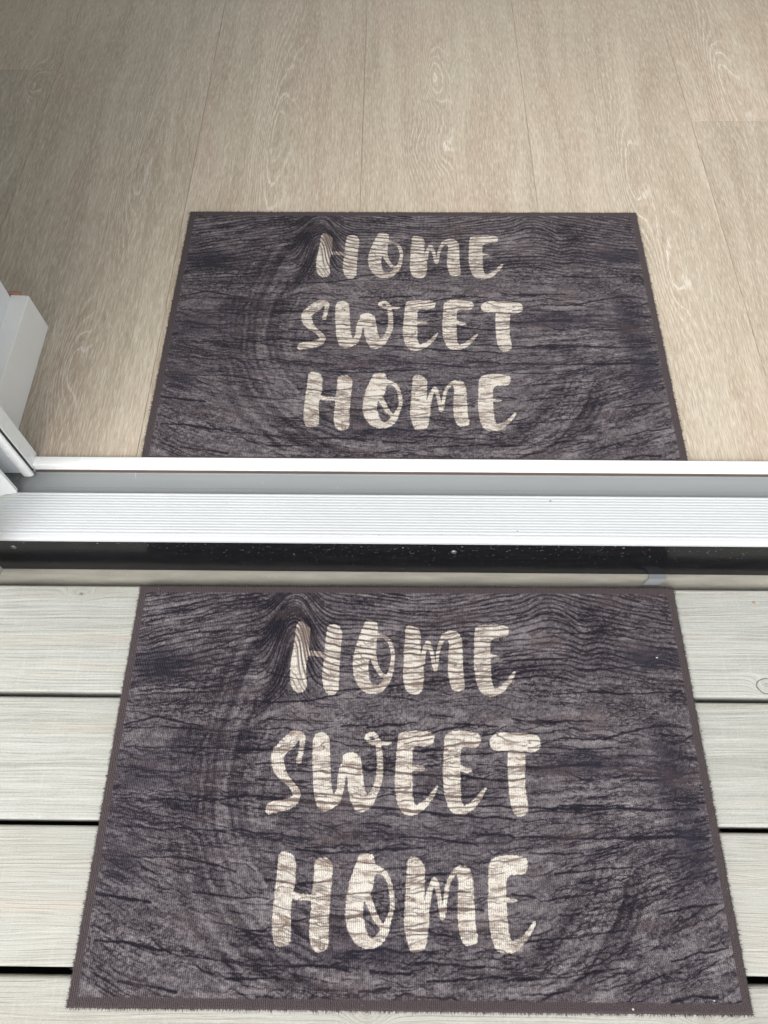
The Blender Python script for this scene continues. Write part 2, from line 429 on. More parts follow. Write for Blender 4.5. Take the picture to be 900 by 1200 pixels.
# ------------------------------------------------------------------ indoor floor
floor = tag(empty('floor', (.3, 1.2, FZ)), kind='structure')
place(box('subfloor', (-2.4, 3.0, .66, 5.2, -.10, FZ - .012), M_JOIST), floor)
def plank(x0, x1, y0, y1):
    gp = .0002
    o = box('plank', (x0 + gp, x1 - gp, y0 + gp * 2, y1 - gp * 2, FZ - .0085, FZ), M_FLOOR, floor, bevel=.0004, seg=1)
    s = random.random()
    if x0 > .9 and x0 < .95 and y0 > 1.3: s = .80
    if x0 > .25 and x0 < .35: s = .85
    if -.32 < x0 < -.29: s = .55
    if -.65 < x0 < -.55: s = .9 if y0 > 1.5 else .15
    if .9 < x0 < .95 and y0 < 1.: s = .25
    o.color = (random.random(), s, 0, 1)
    return o
PL = 1.83
ends = {-2: 1.548, -1: .55, 0: 1.87, 1: .60, 2: 1.95, 3: 1.385}
xs = {-1: (-.3035, 0.), 0: (0., .2988), 1: (.2988, .6015), 2: (.6015, .9025), 3: (.9025, 1.204), -2: (-.6045, -.3035)}
for k in range(-8, 10):
    x0, x1 = xs.get(k, (None, None))
    if x0 is None:
        if k < -2: x0 = -.6045 + (k + 2) * .301; x1 = x0 + .301
        else: x0 = 1.204 + (k - 4) * .301; x1 = x0 + .301
    if x0 > 2.95 or x1 < -2.35: continue
    e = ends.get(k, .7 + (k * .67) % 1.4)
    y = e - PL * 2
    while y < 5.1:
        a, b = max(y, .636), min(y + PL, 5.15)
        if b - a > .02: plank(x0, x1, a, b)
        y += PL

# ------------------------------------------------------------------ walls, ceiling of the room
OX0, OX1 = -.203, 2.15                                     # door opening
wall = tag(empty('wall', (-1.2, .76, 0)), kind='structure')
def wbox(name, d, m=M_WALL): return box(name, d, m, wall)
wbox('reveal_wall', (-2.4, OX0, .652, .882, -.02, 2.7))
wbox('reveal_wall', (OX1, 3.0, .652, .882, -.02, 2.7))
wbox('lintel', (OX0 + .001, OX1 - .001, .653, .881, 2.25, 2.7))
wbox('facade', (-2.6, -.224, .56, .6515, -.02, 2.8), M_FASCIA)
wbox('facade', (OX1 + .02, 3.4, .56, .6515, -.02, 2.8), M_FASCIA)
wbox('facade', (-.223, OX1 + .019, .561, .651, 2.26, 2.8), M_FASCIA)
side = tag(empty('side_wall', (-2.4, 3., 0)), kind='structure')
for d in ((-2.5, -2.401, .883, 1.3, -.02, 2.7), (-2.5, -2.401, 3.8, 5.2, -.02, 2.7), (-2.5, -2.401, 1.301, 3.799, -.02, .25), (-2.5, -2.401, 1.301, 3.799, 2.4, 2.7)):  # panels leave an unseen opening, added to brighten the floor
    box('wall_panel', d, M_WALL, side)
side2 = tag(empty('side_wall', (3.0, 3., 0)), kind='structure')
box('wall_panel', (3.001, 3.1, .883, 5.2, -.02, 2.7), M_WALL, side2)
back = tag(empty('back_wall', (.3, 5.2, 0)), kind='structure')
for d in ((-2.5, -1.6, 5.201, 5.3, -.02, 2.7), (2.2, 3.1, 5.201, 5.3, -.02, 2.7), (-1.599, 2.199, 5.201, 5.3, -.02, .2), (-1.599, 2.199, 5.201, 5.3, 2.45, 2.7)):  # wide out-of-view opening added for more room light and floor sheen
    box('wall_panel', d, M_WALL, back)
tag(box('ceiling', (-2.6, 3.2, .50, 5.35, 2.701, 2.85), M_CEIL), kind='structure')

# ------------------------------------------------------------------ threshold
X0, X1 = -.2225, 2.16
th = tag(empty('door_threshold', (.35, .585, FZ)), 'white and grey threshold of the terrace door with ribbed sill, between the two mats', 'threshold')
extrude_profile('inner_lip', [(.6412, FZ + .0078), (.6416, FZ + .0082), (.6414, FZ + .0090), (.6408, FZ + .0094), (.6284, FZ + .0094), (.6277, FZ + .0087), (.6277, FZ - .011), (.6305, FZ - .011), (.6305, FZ + .0078)],
                X0, X1, 'X', M_WHITE, th)
extrude_profile('brown_gasket', [(.6268, FZ - .0075), (.6276, FZ - .0075), (.6276, FZ - .0020), (.6268, FZ - .0020)], -.138, X1, 'X', M_GASKET, th)
extrude_profile('channel', [(.6276, FZ - .0076), (.6255, FZ - .0078), (.6248, FZ - .0088), (.6030, FZ - .0088), (.6022, FZ - .0078), (.5921, FZ - .0074), (.5905, FZ - .0035), (.5895, FZ - .0035), (.5895, FZ - .016), (.6276, FZ - .016)],
                X0, X1, 'X', M_CHAN, th)
# ribbed sill: a gently falling top with fine ribs, then two wider steps and a rounded nose
prof = [(.5893, FZ - .02), (.5893, FZ + .0010), (.5885, FZ + .0018), (.5868, FZ + .0018)]
ya, yb, za, zb = .5862, .5335, FZ + .0012, FZ - .0020
nr = 13
for i in range(nr):
    p = (ya - yb) / nr
    y = ya - i * p; zz = za + (zb - za) * i / nr
    prof += [(y - p * .0, zz - .0003), (y - p * .22, zz - .0003), (y - p * .36, zz), (y - p * .86, zz), (y - p, zz - .0003)]
prof += [(.5325, FZ - .0036), (.5318, FZ - .0022), (.5296, FZ - .0022), (.5290, FZ - .0036), (.5250, FZ - .0040)]
for k in range(6):
    a = math.pi / 2 + k * math.pi / 10
    prof.append((.5246 + .0030 * math.cos(a), FZ - .0072 + .0030 * math.sin(a)))
prof += [(.5216, FZ - .0095), (.5262, FZ - .0095), (.5262, FZ - .02)]
extrude_profile('ribbed_sill', prof, X0, X1, 'X', M_SILL, th, smooth=40)
fas = tag(empty('black_fascia', (.35, .53, .05)), 'glossy black plastic fascia board below the white door sill', 'fascia board')
extrude_profile('board', [(.5268, -.0046), (.5262, -.0040), (.5262, FZ - .0212), (.5268, FZ - .0206), (.545, FZ - .0206), (.545, -.0046)], X0, X1, 'X', M_BLACK, fas)
def screw(x, z):
    bm = bmesh.new()
    bmesh.ops.create_cone(bm, cap_ends=True, segments=14, radius1=.0042, radius2=.0030, depth=.0016)
    bmesh.ops.rotate(bm, verts=bm.verts, cent=(0, 0, 0), matrix=Matrix.Rotation(math.pi / 2, 3, 'X'))
    bmesh.ops.translate(bm, verts=bm.verts, vec=(x, .5254, z))
    me = bpy.data.meshes.new('m'); bm.to_mesh(me); bm.free()
    o = place(link('screw', me, M_STEEL), fas)
    for a in (.5, 2.07):
        bm = bmesh.new(); bmesh.ops.create_cube(bm, size=1)
        for v in bm.verts: v.co = (v.co.x * .0044, v.co.y * .0006, v.co.z * .0009)
        bmesh.ops.rotate(bm, verts=bm.verts, cent=(0, 0, 0), matrix=Matrix.Rotation(a, 3, 'Y'))
        bmesh.ops.translate(bm, verts=bm.verts, vec=(x, .5245, z))
        m2 = bpy.data.meshes.new('m'); bm.to_mesh(m2); bm.free()
        s2 = link('slot', m2, M_SEAL); s2.parent = o; s2.matrix_parent_inverse = o.matrix_world.inverted()
    return o
screw(.4395, .0655)
screw(-.159, .070); screw(1.05, .066); screw(1.66, .067)

th.rotation_euler.z = fas.rotation_euler.z = -.0048
th.location.y += .0004; fas.location.y += .0004
deck.rotation_euler.z = -.0025

# strip of grey plastic in the gap behind the mat
me = bpy.data.meshes.new('m')
vs = []
for (x, y, z) in ((.7235, .5262, -.0014), (.7485, .5262, -.0014), (.7470, .518, -.0016), (.7220, .518, -.0016), (.7370, .5100, -.0054), (.7120, .5100, -.0054), (.7330, .5065, -.0120), (.7080, .5065, -.0120)):
    vs.append((x, y, z - .0028))
top = [vs[0], vs[1], vs[2], vs[3], vs[4], vs[5], vs[6], vs[7]]
low = [(x, y, z - .0007) for x, y, z in top]
me.from_pydata(top + low, [], [(0, 1, 2, 3), (3, 2, 4, 5), (5, 4, 6, 7), (8, 11, 10, 9), (11, 13, 12, 10), (13, 15, 14, 12),
                               (0, 3, 11, 8), (3, 5, 13, 11), (5, 7, 15, 13), (1, 9, 10, 2), (2, 10, 12, 4), (4, 12, 14, 6), (0, 8, 9, 1), (7, 6, 14, 15)])
tag(link('plastic_strip', me, M_TAPE), 'short grey plastic strip lying across the gap between black fascia and deck', 'plastic strip')

# ------------------------------------------------------------------ door frame on the left
fr = tag(empty('door_frame', (-.2, .62, FZ)), 'white frame post of the terrace door standing on the left end of the threshold', 'door frame')
ZT = 2.26
extrude_profile('inner_post', [(-.2225, .6275), (-.1372, .6275), (-.1366, .6282), (-.1366, .6505), (-.1400, .6512), (-.2225, .6512)], FZ + .0058, ZT, 'Z', M_WHITE, fr)
extrude_profile('seal', [(-.1500, .6255), (-.1374, .6255), (-.1374, .6274), (-.1500, .6274)], FZ + .0015, ZT - .002, 'Z', M_SEAL, fr)
bead = []
for k in range(9):
    a = -math.pi / 2 - .3 + k * (math.pi + .2) / 8
    bead.append((-.1430 + .0055 * math.cos(a), .6222 + .0036 * math.sin(a)))
bead = [(-.1535, .6254), (-.1535, .6215), (-.1500, .6190)] + bead + [(-.1400, .6254)]
extrude_profile('bead', bead, FZ - .0020, ZT - .001, 'Z', M_WHITE, fr)
extrude_profile('glazing_panel', [(-.2224, .6240), (-.1540, .6240), (-.1540, .6273), (-.2224, .6273)], FZ - .001, ZT - .002, 'Z', M_WALL, fr)
extrude_profile('outer_post', [(-.2224, .5700), (-.1640, .5885), (-.1525, .5908), (-.1515, .5916), (-.1520, .5965), (-.2224, .5965)], FZ + .0020, ZT, 'Z', M_WHITE, fr)
extrude_profile('inner_post', [(OX1 + .02, .6275), (OX1 - .06, .6275), (OX1 - .06, .6512), (OX1 + .02, .6512)], FZ + .0058, ZT, 'Z', M_WHITE, fr)
place(box('head', (-.136, OX1 - .061, .59, .65, 2.18, ZT - .003), M_WHITE), fr)
# outside trim board reaching towards the camera at the lower left
tr = tag(empty('outside_trim', (-.2, .47, 0)), 'pale painted outside trim board at the left end of the deck step', 'trim board')
box('board', (-.250, -.1690, .475, .500, .0636, 2.2), M_OUTTRIM, tr, bevel=.0015)

# ------------------------------------------------------------------ skirting board in the reveal
sk = tag(empty('skirting_board', (-.19, .77, FZ)), 'white painted skirting board with sloped top along the left door reveal', 'skirting board')
ptop = FZ + .0665
extrude = [(-.2028, FZ + .0002), (-.1758, FZ + .0002), (-.1752, FZ + .0010), (-.1775, ptop - .0015), (-.1790, ptop), (-.2028, ptop + .0015)]
bm = bmesh.new()
A = [bm.verts.new((p[0], .6515, p[1])) for p in extrude]; B = [bm.verts.new((p[0], .8860, p[1])) for p in extrude]
for i in range(len(A)): bm.faces.new((A[i], A[(i + 1) % 6], B[(i + 1) % 6], B[i]))
bm.faces.new(A[::-1]); bm.faces.new(B); bmesh.ops.recalc_face_normals(bm, faces=bm.faces[:])
me = bpy.data.meshes.new('m'); bm.to_mesh(me); bm.free()
place(link('board', me, M_SKIRT), sk)
place(box('raw_end', (-.2160, -.1900, .8862, .8905, FZ + .052, ptop + .0045), M_MDF), sk)
place(box('return_board', (-2.35, -.2165, .8825, .8990, FZ + .0002, ptop - .001), M_SKIRT), sk)

# ------------------------------------------------------------------ door mats
# traced in tenths of a millimetre from the mat's lower left corner
LETTER_OUTLINES=[[(2247,4430),(2292,4481),(2373,4441),(2446,4369),(2440,4227),(2443,4087),(2423,3929),(2412,3793),(2440,3582),(2411,3497),(2318,3483),(2256,3524),(2213,3657),(2203,3792),(2207,3948),(2229,4106),(2244,4267)],[(2678,4421),(2785,4436),(2855,4391),(2883,4310),(2873,4169),(2864,3990),(2859,3795),(2861,3584),(2852,3490),(2769,3448),(2693,3480),(2646,3602),(2630,3736),(2645,3891),(2647,4048),(2659,4208),(2672,4329)],[(3191,4485),(3292,4492),(3356,4459),(3373,4322),(3351,4231),(3349,3992),(3248,3972),(3248,3758),(3274,3624),(3346,3587),(3458,3606),(3422,3512),(3310,3470),(3198,3492),(3111,3586),(3061,3700),(3033,3873),(3051,4030),(3094,4210),(3149,4352)],[(3743,4395),(3801,4426),(3918,4386),(3952,4315),(3945,4194),(3942,4015),(3969,3897),(3990,3781),(3974,3590),(3945,3486),(3851,3458),(3758,3504),(3725,3589),(3706,3741),(3726,3896),(3718,4053),(3738,4233)],[(4266,4296),(4345,4347),(4441,4341),(4506,4266),(4510,4116),(4507,3939),(4514,3745),(4523,3593),(4515,3536),(4430,3511),(4356,3526),(4331,3611),(4307,3744),(4312,3899),(4327,4096),(4337,4215),(4263,4219)],[(4707,4419),(4854,4436),(5159,4436),(5147,4265),(5037,4255),(4895,4242),(4884,4009),(4876,3805),(4885,3576),(4971,3520),(4892,3448),(4800,3455),(4710,3518),(4670,3650),(4656,3862),(4667,4097),(4685,4318)],[(2556,2922),(2625,2985),(2717,2973),(2771,2906),(2785,2678),(2805,2421),(2831,2229),(2929,2197),(2897,2114),(2813,2049),(2736,2020),(2655,2072),(2603,2219),(2580,2420),(2560,2676)],[(2934,2696),(3017,2738),(3107,2728),(3172,2663),(3193,2526),(3215,2357),(3253,2224),(3298,2142),(3247,2076),(3170,2024),(3109,2051),(3063,2140),(3023,2289),(3008,2456),(2961,2541)],[(3647,2964),(3720,2997),(4011,3009),(4105,2970),(4103,2860),(4008,2811),(3837,2824),(3830,2736),(3822,2581),(3821,2428),(3823,2195),(3857,2096),(3944,2097),(3899,2032),(3804,1983),(3700,2011),(3648,2095),(3613,2226),(3598,2393),(3612,2562),(3625,2735),(3638,2875)],[(4247,2968),(4376,3016),(4557,3000),(4704,2967),(4699,2864),(4620,2790),(4513,2814),(4437,2806),(4424,2602),(4417,2432),(4416,2166),(4448,2101),(4500,2101),(4551,2085),(4462,2013),(4340,2012),(4264,2059),(4224,2181),(4203,2346),(4202,2515),(4217,2687),(4226,2861)],[(4797,2914),(4920,2993),(5101,2990),(5354,2974),(5459,2939),(5440,2781),(5334,2742),(5246,2762),(5031,2764),(4825,2765)],[(5026,2796),(5256,2797),(5231,2522),(5214,2353),(5226,2171),(5237,2073),(5205,2021),(5133,1986),(5057,2008),(5022,2121),(5011,2269),(5012,2436),(5017,2605)],[(2222,1575),(2341,1579),(2433,1507),(2436,1309),(2424,1156),(2400,1007),(2412,843),(2429,651),(2373,608),(2292,592),(2235,626),(2201,745),(2192,923),(2203,1138),(2215,1341),(2218,1479)],[(2657,1500),(2767,1527),(2865,1484),(2869,1312),(2857,1143),(2851,945),(2851,750),(2858,592),(2778,544),(2705,551),(2656,622),(2626,717),(2632,878),(2640,1058),(2648,1259),(2655,1396)],[(3185,1565),(3342,1569),(3371,1470),(3366,1316),(3340,1147),(3266,1113),(3232,981),(3253,850),(3283,738),(3358,691),(3449,708),(3413,620),(3323,577),(3213,600),(3120,673),(3062,768),(3028,930),(3041,1111),(3073,1263),(3117,1399),(3161,1503)],[(3749,1517),(3849,1543),(3944,1475),(3965,1389),(3950,1286),(3948,1119),(3956,1036),(4002,987),(4005,873),(3978,728),(3958,601),(3876,550),(3785,553),(3749,647),(3717,758),(3710,903),(3723,1067),(3733,1234),(3749,1370)],[(4284,1383),(4381,1447),(4476,1434),(4519,1342),(4520,1156),(4525,958),(4530,781),(4555,669),(4496,637),(4404,615),(4360,668),(4337,763),(4322,875),(4328,1022),(4343,1188),(4348,1323)],[(4723,1515),(4883,1563),(5112,1556),(5184,1505),(5162,1377),(5077,1351),(4916,1350),(4898,1159),(4896,961),(4899,736),(4934,673),(5024,658),(4964,579),(4835,546),(4747,581),(4699,702),(4678,911),(4685,1108),(4701,1326)]]
LETTER_STROKES=[[(2418,4018,33),(2533,4018,33),(2669,3989,46)],[(3316,4281,43),(3442,4262,27),(3530,4172,25),(3573,4013,27),(3560,3856,29),(3523,3702,38),(3458,3606,47),(3403,3549,52),(3309,3520,41)],[(3301,3992,50),(3351,3855,34),(3419,3740,30),(3504,3692,26)],[(3960,3897,42),(3990,4035,31),(4041,4170,35),(4087,4075,27),(4113,3937,27),(4138,3801,25),(4164,3918,23),(4188,4075,25),(4234,4205,31),(4284,4275,43),(4363,4306,43)],[(4867,3989,29),(4985,3980,21)],[(4877,3497,48),(4991,3539,41),(5081,3624,30),(5143,3710,24),(5185,3771,17)],[(2390,2615,32),(2409,2710,29),(2423,2850,33),(2407,2912,51),(2335,2947,62),(2259,2858,87),(2166,2770,83),(2119,2674,79),(2148,2536,75),(2218,2434,53),(2304,2351,39),(2362,2284,44),(2394,2201,49),(2311,2122,63),(2165,2085,66),(2088,2068,63),(2062,2027,35)],[(2878,2155,53),(2926,2288,44),(2938,2422,50),(2969,2558,54)],[(3195,2092,70),(3281,2150,66),(3349,2257,46),(3400,2391,42),(3416,2544,39),(3404,2734,36),(3384,2856,33),(3352,2944,27),(3283,2958,27),(3247,2917,29),(3284,2868,25),(3393,2853,29),(3538,2848,20)],[(3808,2555,43),(3946,2544,30)],[(3847,2051,49),(3961,2114,38),(4032,2196,31),(4086,2262,25),(4123,2319,14)],[(4404,2550,43),(4536,2520,27)],[(4437,2052,49),(4535,2101,43),(4607,2167,35),(4663,2233,30),(4701,2283,21),(4725,2313,14)],[(2402,1123,34),(2507,1099,32),(2657,1092,34)],[(3336,1398,53),(3460,1373,34),(3527,1292,26),(3565,1149,26),(3572,1000,28),(3530,869,33),(3485,756,46),(3413,668,55),(3322,635,51)],[(3285,1097,45),(3334,998,37),(3391,884,33),(3466,788,29)],[(3955,986,50),(3985,1086,34),(4024,1203,30),(4064,1287,30),(4100,1212,30),(4125,1087,26),(4148,906,28),(4175,1005,24),(4201,1154,24),(4237,1280,25),(4312,1378,30),(4380,1406,42)],[(4870,1084,24),(5010,1086,17)],[(4921,613,58),(5043,674,35),(5123,754,26),(5200,862,20)]]
CRACKS=[(2,[(444,3578),(942,3532),(1329,3573),(1515,3666)]),(2,[(1902,3752),(2170,3686),(2368,3671),(2562,3721)]),(3,[(1609,3389),(2000,3358),(2451,3377),(2899,3470)]),(2,[(95,3894),(556,3931),(995,3882),(1465,3833),(1891,3886)]),(1,[(192,3710),(586,3728),(924,3663)]),(1,[(614,3319),(967,3337),(1449,3372)]),(2,[(980,4001),(1202,4105),(1392,4210),(1719,4317)]),(3,[(2673,3508),(2932,3525),(3484,3577),(4037,3639),(4233,3663),(4692,3732),(4951,3700)]),(2,[(4901,3951),(5168,4003),(5637,4074)]),(2,[(4885,3683),(5212,3701),(5606,3736)]),(1,[(2872,3411),(3646,3432),(4064,3353),(4483,3388)]),(2,[(4061,3210),(4348,3196)]),(2,[(5682,4316),(6084,4318),(6593,4373),(7101,4410)]),(2,[(5060,4020),(5396,4090),(5825,4075),(6055,4059)]),(2,[(5054,3935),(5649,3955),(6047,3990)]),(2,[(5793,3754),(6030,3839),(6420,3824),(6885,3876),(7337,3845)]),(3,[(5668,3475),(6154,3510),(6698,3496),(7346,3532)]),(1,[(6154,4059),(6546,4027),(6890,3910)]),(3,[(22,3033),(297,3113),(546,3161),(878,3085),(1137,3055)]),(2,[(57,3017),(661,3036),(1528,2979),(2038,2951)]),(2,[(127,2801),(545,2758),(918,2791),(1423,2779),(2054,2752)]),(2,[(108,2560),(427,2517),(650,2480),(1209,2484),(1705,2481)]),(3,[(398,2138),(792,2155),(1129,2143),(1493,2160),(1761,2219),(2101,2179),(2529,2139)]),(2,[(207,1842),(752,1818),(1142,1821),(1534,1796)]),(3,[(1868,2394),(2515,2375)]),(2,[(1959,3138),(2471,3125)]),(5,[(2318,2148),(2926,2118),(3351,2084),(3893,2040),(4252,1998),(5029,1970)]),(3,[(2532,1629),(2885,1647),(3180,1660)]),(3,[(3241,1588),(3594,1618),(3947,1639)]),(3,[(3653,1753),(4126,1743),(4595,1665)]),(3,[(4543,1801),(5015,1777)]),(2,[(3204,1901),(3533,1882)]),(2,[(1842,2750),(2204,2747),(2564,2763)]),(2,[(1856,2594),(2216,2588),(2575,2573)]),(3,[(1874,2398),(2195,2384),(2409,2368),(2550,2377)]),(3,[(2222,2502),(2454,2495),(2793,2489),(3186,2466)]),(2,[(2776,2870),(3105,2819),(3467,2778)]),(4,[(2951,2558),(3184,2534),(3469,2519)]),(2,[(1818,3007),(2183,3027),(2515,2993),(2805,3040)]),(3,[(2417,2243),(2682,2228),(2946,2213)]),(3,[(1895,2173),(2248,2151),(2635,2129),(2984,2123)]),(4,[(2934,2550),(3202,2543),(3558,2507),(4002,2471),(4250,2461),(4532,2441)]),(2,[(2923,2845),(3286,2794),(3467,2769)]),(3,[(3194,2855),(3556,2875),(3647,2893),(3919,2939),(4083,2958)]),(2,[(3719,2841),(4082,2904)]),(3,[(3245,3042),(3610,3089),(3866,3100)]),(3,[(2915,3058),(3244,3078)]),(4,[(3827,2745),(4259,2774)]),(1,[(4006,2703),(4544,2715)]),(2,[(3207,2323),(3471,2308),(3788,2324)]),(3,[(3612,2276),(3998,2237),(4313,2214),(4522,2199)]),(3,[(3938,2948),(4102,2984),(4377,3058),(4560,3077)]),(4,[(4427,2457),(4743,2417),(5095,2406),(5220,2428)]),(3,[(4364,2687),(4634,2724),(5013,2752),(5298,2737),(5619,2726)]),(3,[(4628,2594),(5000,2571),(5285,2573),(5603,2566)]),(3,[(3998,2237),(4348,2215),(4697,2209),(4975,2194)]),(4,[(4640,2118),(4968,2096),(5210,2090),(5556,2084)]),(4,[(3995,2032),(4427,2003),(4685,1981),(5062,1959)]),(3,[(4224,2808),(4460,2845),(4678,2873)]),(2,[(4718,2953),(4828,2971),(5035,3079)]),(2,[(4379,3112),(4924,3061)]),(4,[(5293,3126),(5658,3123)]),(1,[(4004,2582),(4413,2559)]),(1,[(4440,2331),(4790,2317),(5230,2333)]),(4,[(5113,3152),(5623,3138),(6133,3134)]),(3,[(5703,2922),(6276,2925),(6591,3010),(6801,3061),(7010,3095),(7309,3064)]),(2,[(6415,2714),(6912,2701)]),(4,[(5270,2563),(5735,2581),(6170,2616)]),(3,[(6406,2412),(6900,2431),(7374,2513)]),(4,[(5038,2095),(5683,2084),(6393,2089),(6842,2077),(7295,2095)]),(3,[(5623,2129),(6397,2119)]),(2,[(5506,1918),(6240,1908)]),(4,[(5014,1766),(5649,1756),(6345,1747),(6917,1766),(7357,1754)]),(2,[(5728,2518),(5949,2425),(6142,2395)]),(2,[(6991,2979),(7291,2964)]),(2,[(5289,2804),(6092,2793),(6428,2811)]),(4,[(112,1112),(474,1073),(770,1032)]),(2,[(1238,1136),(1757,1097),(2143,1086)]),(2,[(1091,1499),(1461,1428),(1730,1356)]),(4,[(201,653),(489,629),(747,590),(1067,539)]),(2,[(1069,526),(1450,476),(2014,415),(2477,406)]),(4,[(527,245),(903,196),(1186,148)]),(2,[(1795,735),(2108,751)]),(2,[(-73,1550),(595,1510),(1255,1500)]),(2,[(1720,281),(2209,299),(2579,263)]),(3,[(2439,417),(2854,407),(3078,382)]),(3,[(3332,370),(3776,361)]),(3,[(3965,282),(4343,299),(4849,330)]),(2,[(4847,303),(5289,321)]),(3,[(3841,456),(4349,434),(4602,428)]),(3,[(3211,169),(3556,212)]),(3,[(3072,559),(3489,577),(4034,554)]),(3,[(2077,1280),(2422,1232),(2648,1251),(2855,1278)]),(2,[(2694,1100),(3031,1136),(3293,1155),(3556,1182),(3781,1192)]),(3,[(2429,860),(2853,912),(3076,889),(3298,932),(3706,968)]),(3,[(2436,1603),(3015,1572),(3784,1639)]),(3,[(2854,888),(3150,914),(3409,957)]),(3,[(3580,1603),(3965,1641)]),(3,[(3695,1344),(4055,1338),(4340,1357),(4529,1350)]),(2,[(4051,1153),(4482,1159)]),(4,[(4010,962),(4327,998),(4623,975)]),(2,[(4969,1160),(5226,1112)]),(2,[(5079,666),(5225,675)]),(2,[(3731,790),(3951,760),(4316,707)]),(3,[(5014,1769),(5692,1742),(6374,1763),(6920,1782),(7358,1770)]),(3,[(5204,1583),(5844,1588)]),(2,[(5486,1372),(5856,1405),(6397,1455)]),(3,[(6650,970),(6986,1030),(7317,1062)]),(3,[(6699,495),(7031,580),(7357,624)]),(2,[(4909,290),(5542,336),(6184,436)]),(2,[(5087,160),(5528,203)]),(4,[(6635,121),(6892,176),(7135,152)]),(2,[(5293,1075),(5960,1168),(6505,1291)]),(2,[(5129,674),(5581,706),(6236,796)])]


def chaikin(p, n=2):
    p = np.array(p, float)
    for _ in range(n):
        q = np.roll(p, -1, 0)
        p = np.stack([p * .75 + q * .25, p * .25 + q * .75], 1).reshape(-1, 2)
    return p
def vnoise(u, v, seed):
    """smooth value noise on a lattice"""
    r = np.random.default_rng(seed).random((257, 257))
    iu, iv = np.floor(u).astype(int), np.floor(v).astype(int)
    fu, fv = u - iu, v - iv
    fu = fu * fu * (3 - 2 * fu); fv = fv * fv * (3 - 2 * fv)
    g = lambda a, b: r[a % 257, b % 257]
    return (g(iu, iv) * (1 - fu) + g(iu + 1, iv) * fu) * (1 - fv) + (g(iu, iv + 1) * (1 - fu) + g(iu + 1, iv + 1) * fu) * fv
def fbm(u, v, seed, o=4, gain=.55):
    s = 0; a = 1; t = 0
    for k in range(o):
        s = s + a * vnoise(u * 2 ** k + 13.7 * k, v * 2 ** k + 7.1 * k, seed + k); t += a; a *= gain
    return s / t

W, H = .75, .50
STEP = .0008
NU, NV = int(round(W / STEP)) + 1, int(round(H / STEP)) + 1
U, V = np.meshgrid(np.linspace(0, W, NU), np.linspace(0, H, NV))        # row-major in v
def seg_dist(u, v, a, b):
    ab = b - a; L = max(ab @ ab, 1e-12)
    t = np.clip(((u - a[0]) * ab[0] + (v - a[1]) * ab[1]) / L, 0, 1)
    return np.hypot(u - a[0] - t * ab[0], v - a[1] - t * ab[1]), t
sdf = np.full(U.shape, 9.0)
def window(lo, hi, pad):
    i0 = max(0, int((lo[1] - pad) / STEP)); i1 = min(NV, int((hi[1] + pad) / STEP) + 2)
    j0 = max(0, int((lo[0] - pad) / STEP)); j1 = min(NU, int((hi[0] + pad) / STEP) + 2)
    return slice(i0, i1), slice(j0, j1)
for poly in LETTER_OUTLINES:
    p = chaikin(np.array(poly) * 1e-4, 2)
    sl = window(p.min(0), p.max(0), .006)
    u, v = U[sl], V[sl]
    d = np.full(u.shape, 1.); ins = np.zeros(u.shape, bool)
    for a, b in zip(p, np.roll(p, -1, 0)):
        d = np.minimum(d, seg_dist(u, v, a, b)[0])
        c = ((a[1] > v) != (b[1] > v))
        with np.errstate(divide='ignore', invalid='ignore'):
            ins ^= c & (u < (b[0] - a[0]) * (v - a[1]) / (b[1] - a[1] + 1e-15) + a[0])
    sdf[sl] = np.minimum(sdf[sl], np.where(ins, -d, d) * 1000)
for st in LETTER_STROKES:
    p = np.array(st, float) * 1e-4
    q = [p[0]]
    for i in range(len(p) - 1):                                          # Catmull-Rom through the brush path
        p0, p1, p2, p3 = p[max(i - 1, 0)], p[i], p[i + 1], p[min(i + 2, len(p) - 1)]
        for t in (.25, .5, .75, 1.):
            q.append(.5 * (2 * p1 + (p2 - p0) * t + (2 * p0 - 5 * p1 + 4 * p2 - p3) * t * t + (3 * p1 - p0 - 3 * p2 + p3) * t ** 3))
    q = np.array(q)
    sl = window(q[:, :2].min(0), q[:, :2].max(0), .014)
    u, v = U[sl], V[sl]
    for a, b in zip(q[:-1], q[1:]):
        d, t = seg_dist(u, v, a[:2], b[:2])
        sdf[sl] = np.minimum(sdf[sl], (d - (a[2] + (b[2] - a[2]) * t)) * 1000)

crack = np.zeros(U.shape)
jit = (fbm(U * 60, V * 60, 5, 3) - .5) * .0045
def add_crack(p, wmm, strength):
    p = np.array(p, float)
    sl = window(p.min(0), p.max(0), .008)
    u, v = U[sl], V[sl] + jit[sl]
    best = np.full(u.shape, 1.)
    n = len(p) - 1
    for i in range(n):
        d, t = seg_dist(u, v, p[i], p[i + 1])
        e = min(1, .35 + 1.3 * min((i + .5) / n, 1 - (i + .5) / n) * 2)
        best = np.minimum(best, d / e)
    wv = wmm * (.45 + 1.1 * fbm(u * 110, v * 30, 77, 2))
    crack[sl] = np.maximum(crack[sl], strength * np.clip(1.5 - best * 1000 / wv, 0, 1))
for wd, p in CRACKS:
    add_crack(np.array(p) * 1e-4, .35 + .25 * wd, min(1, .64 + .11 * wd))

def gs(u0, v0, su, sv): return np.exp(-((U - u0) / su) ** 2 - ((V - v0) / sv) ** 2)
def hair(f, width, soft):
    """thin line wherever f passes a whole number"""
    g0, g1 = np.gradient(f)
    d = np.abs(f - np.round(f)) / (np.hypot(g0, g1) + 1e-4) * STEP * 1000        # mm to the line
    return np.clip(1 - (d - width / 2) / soft, 0, 1)
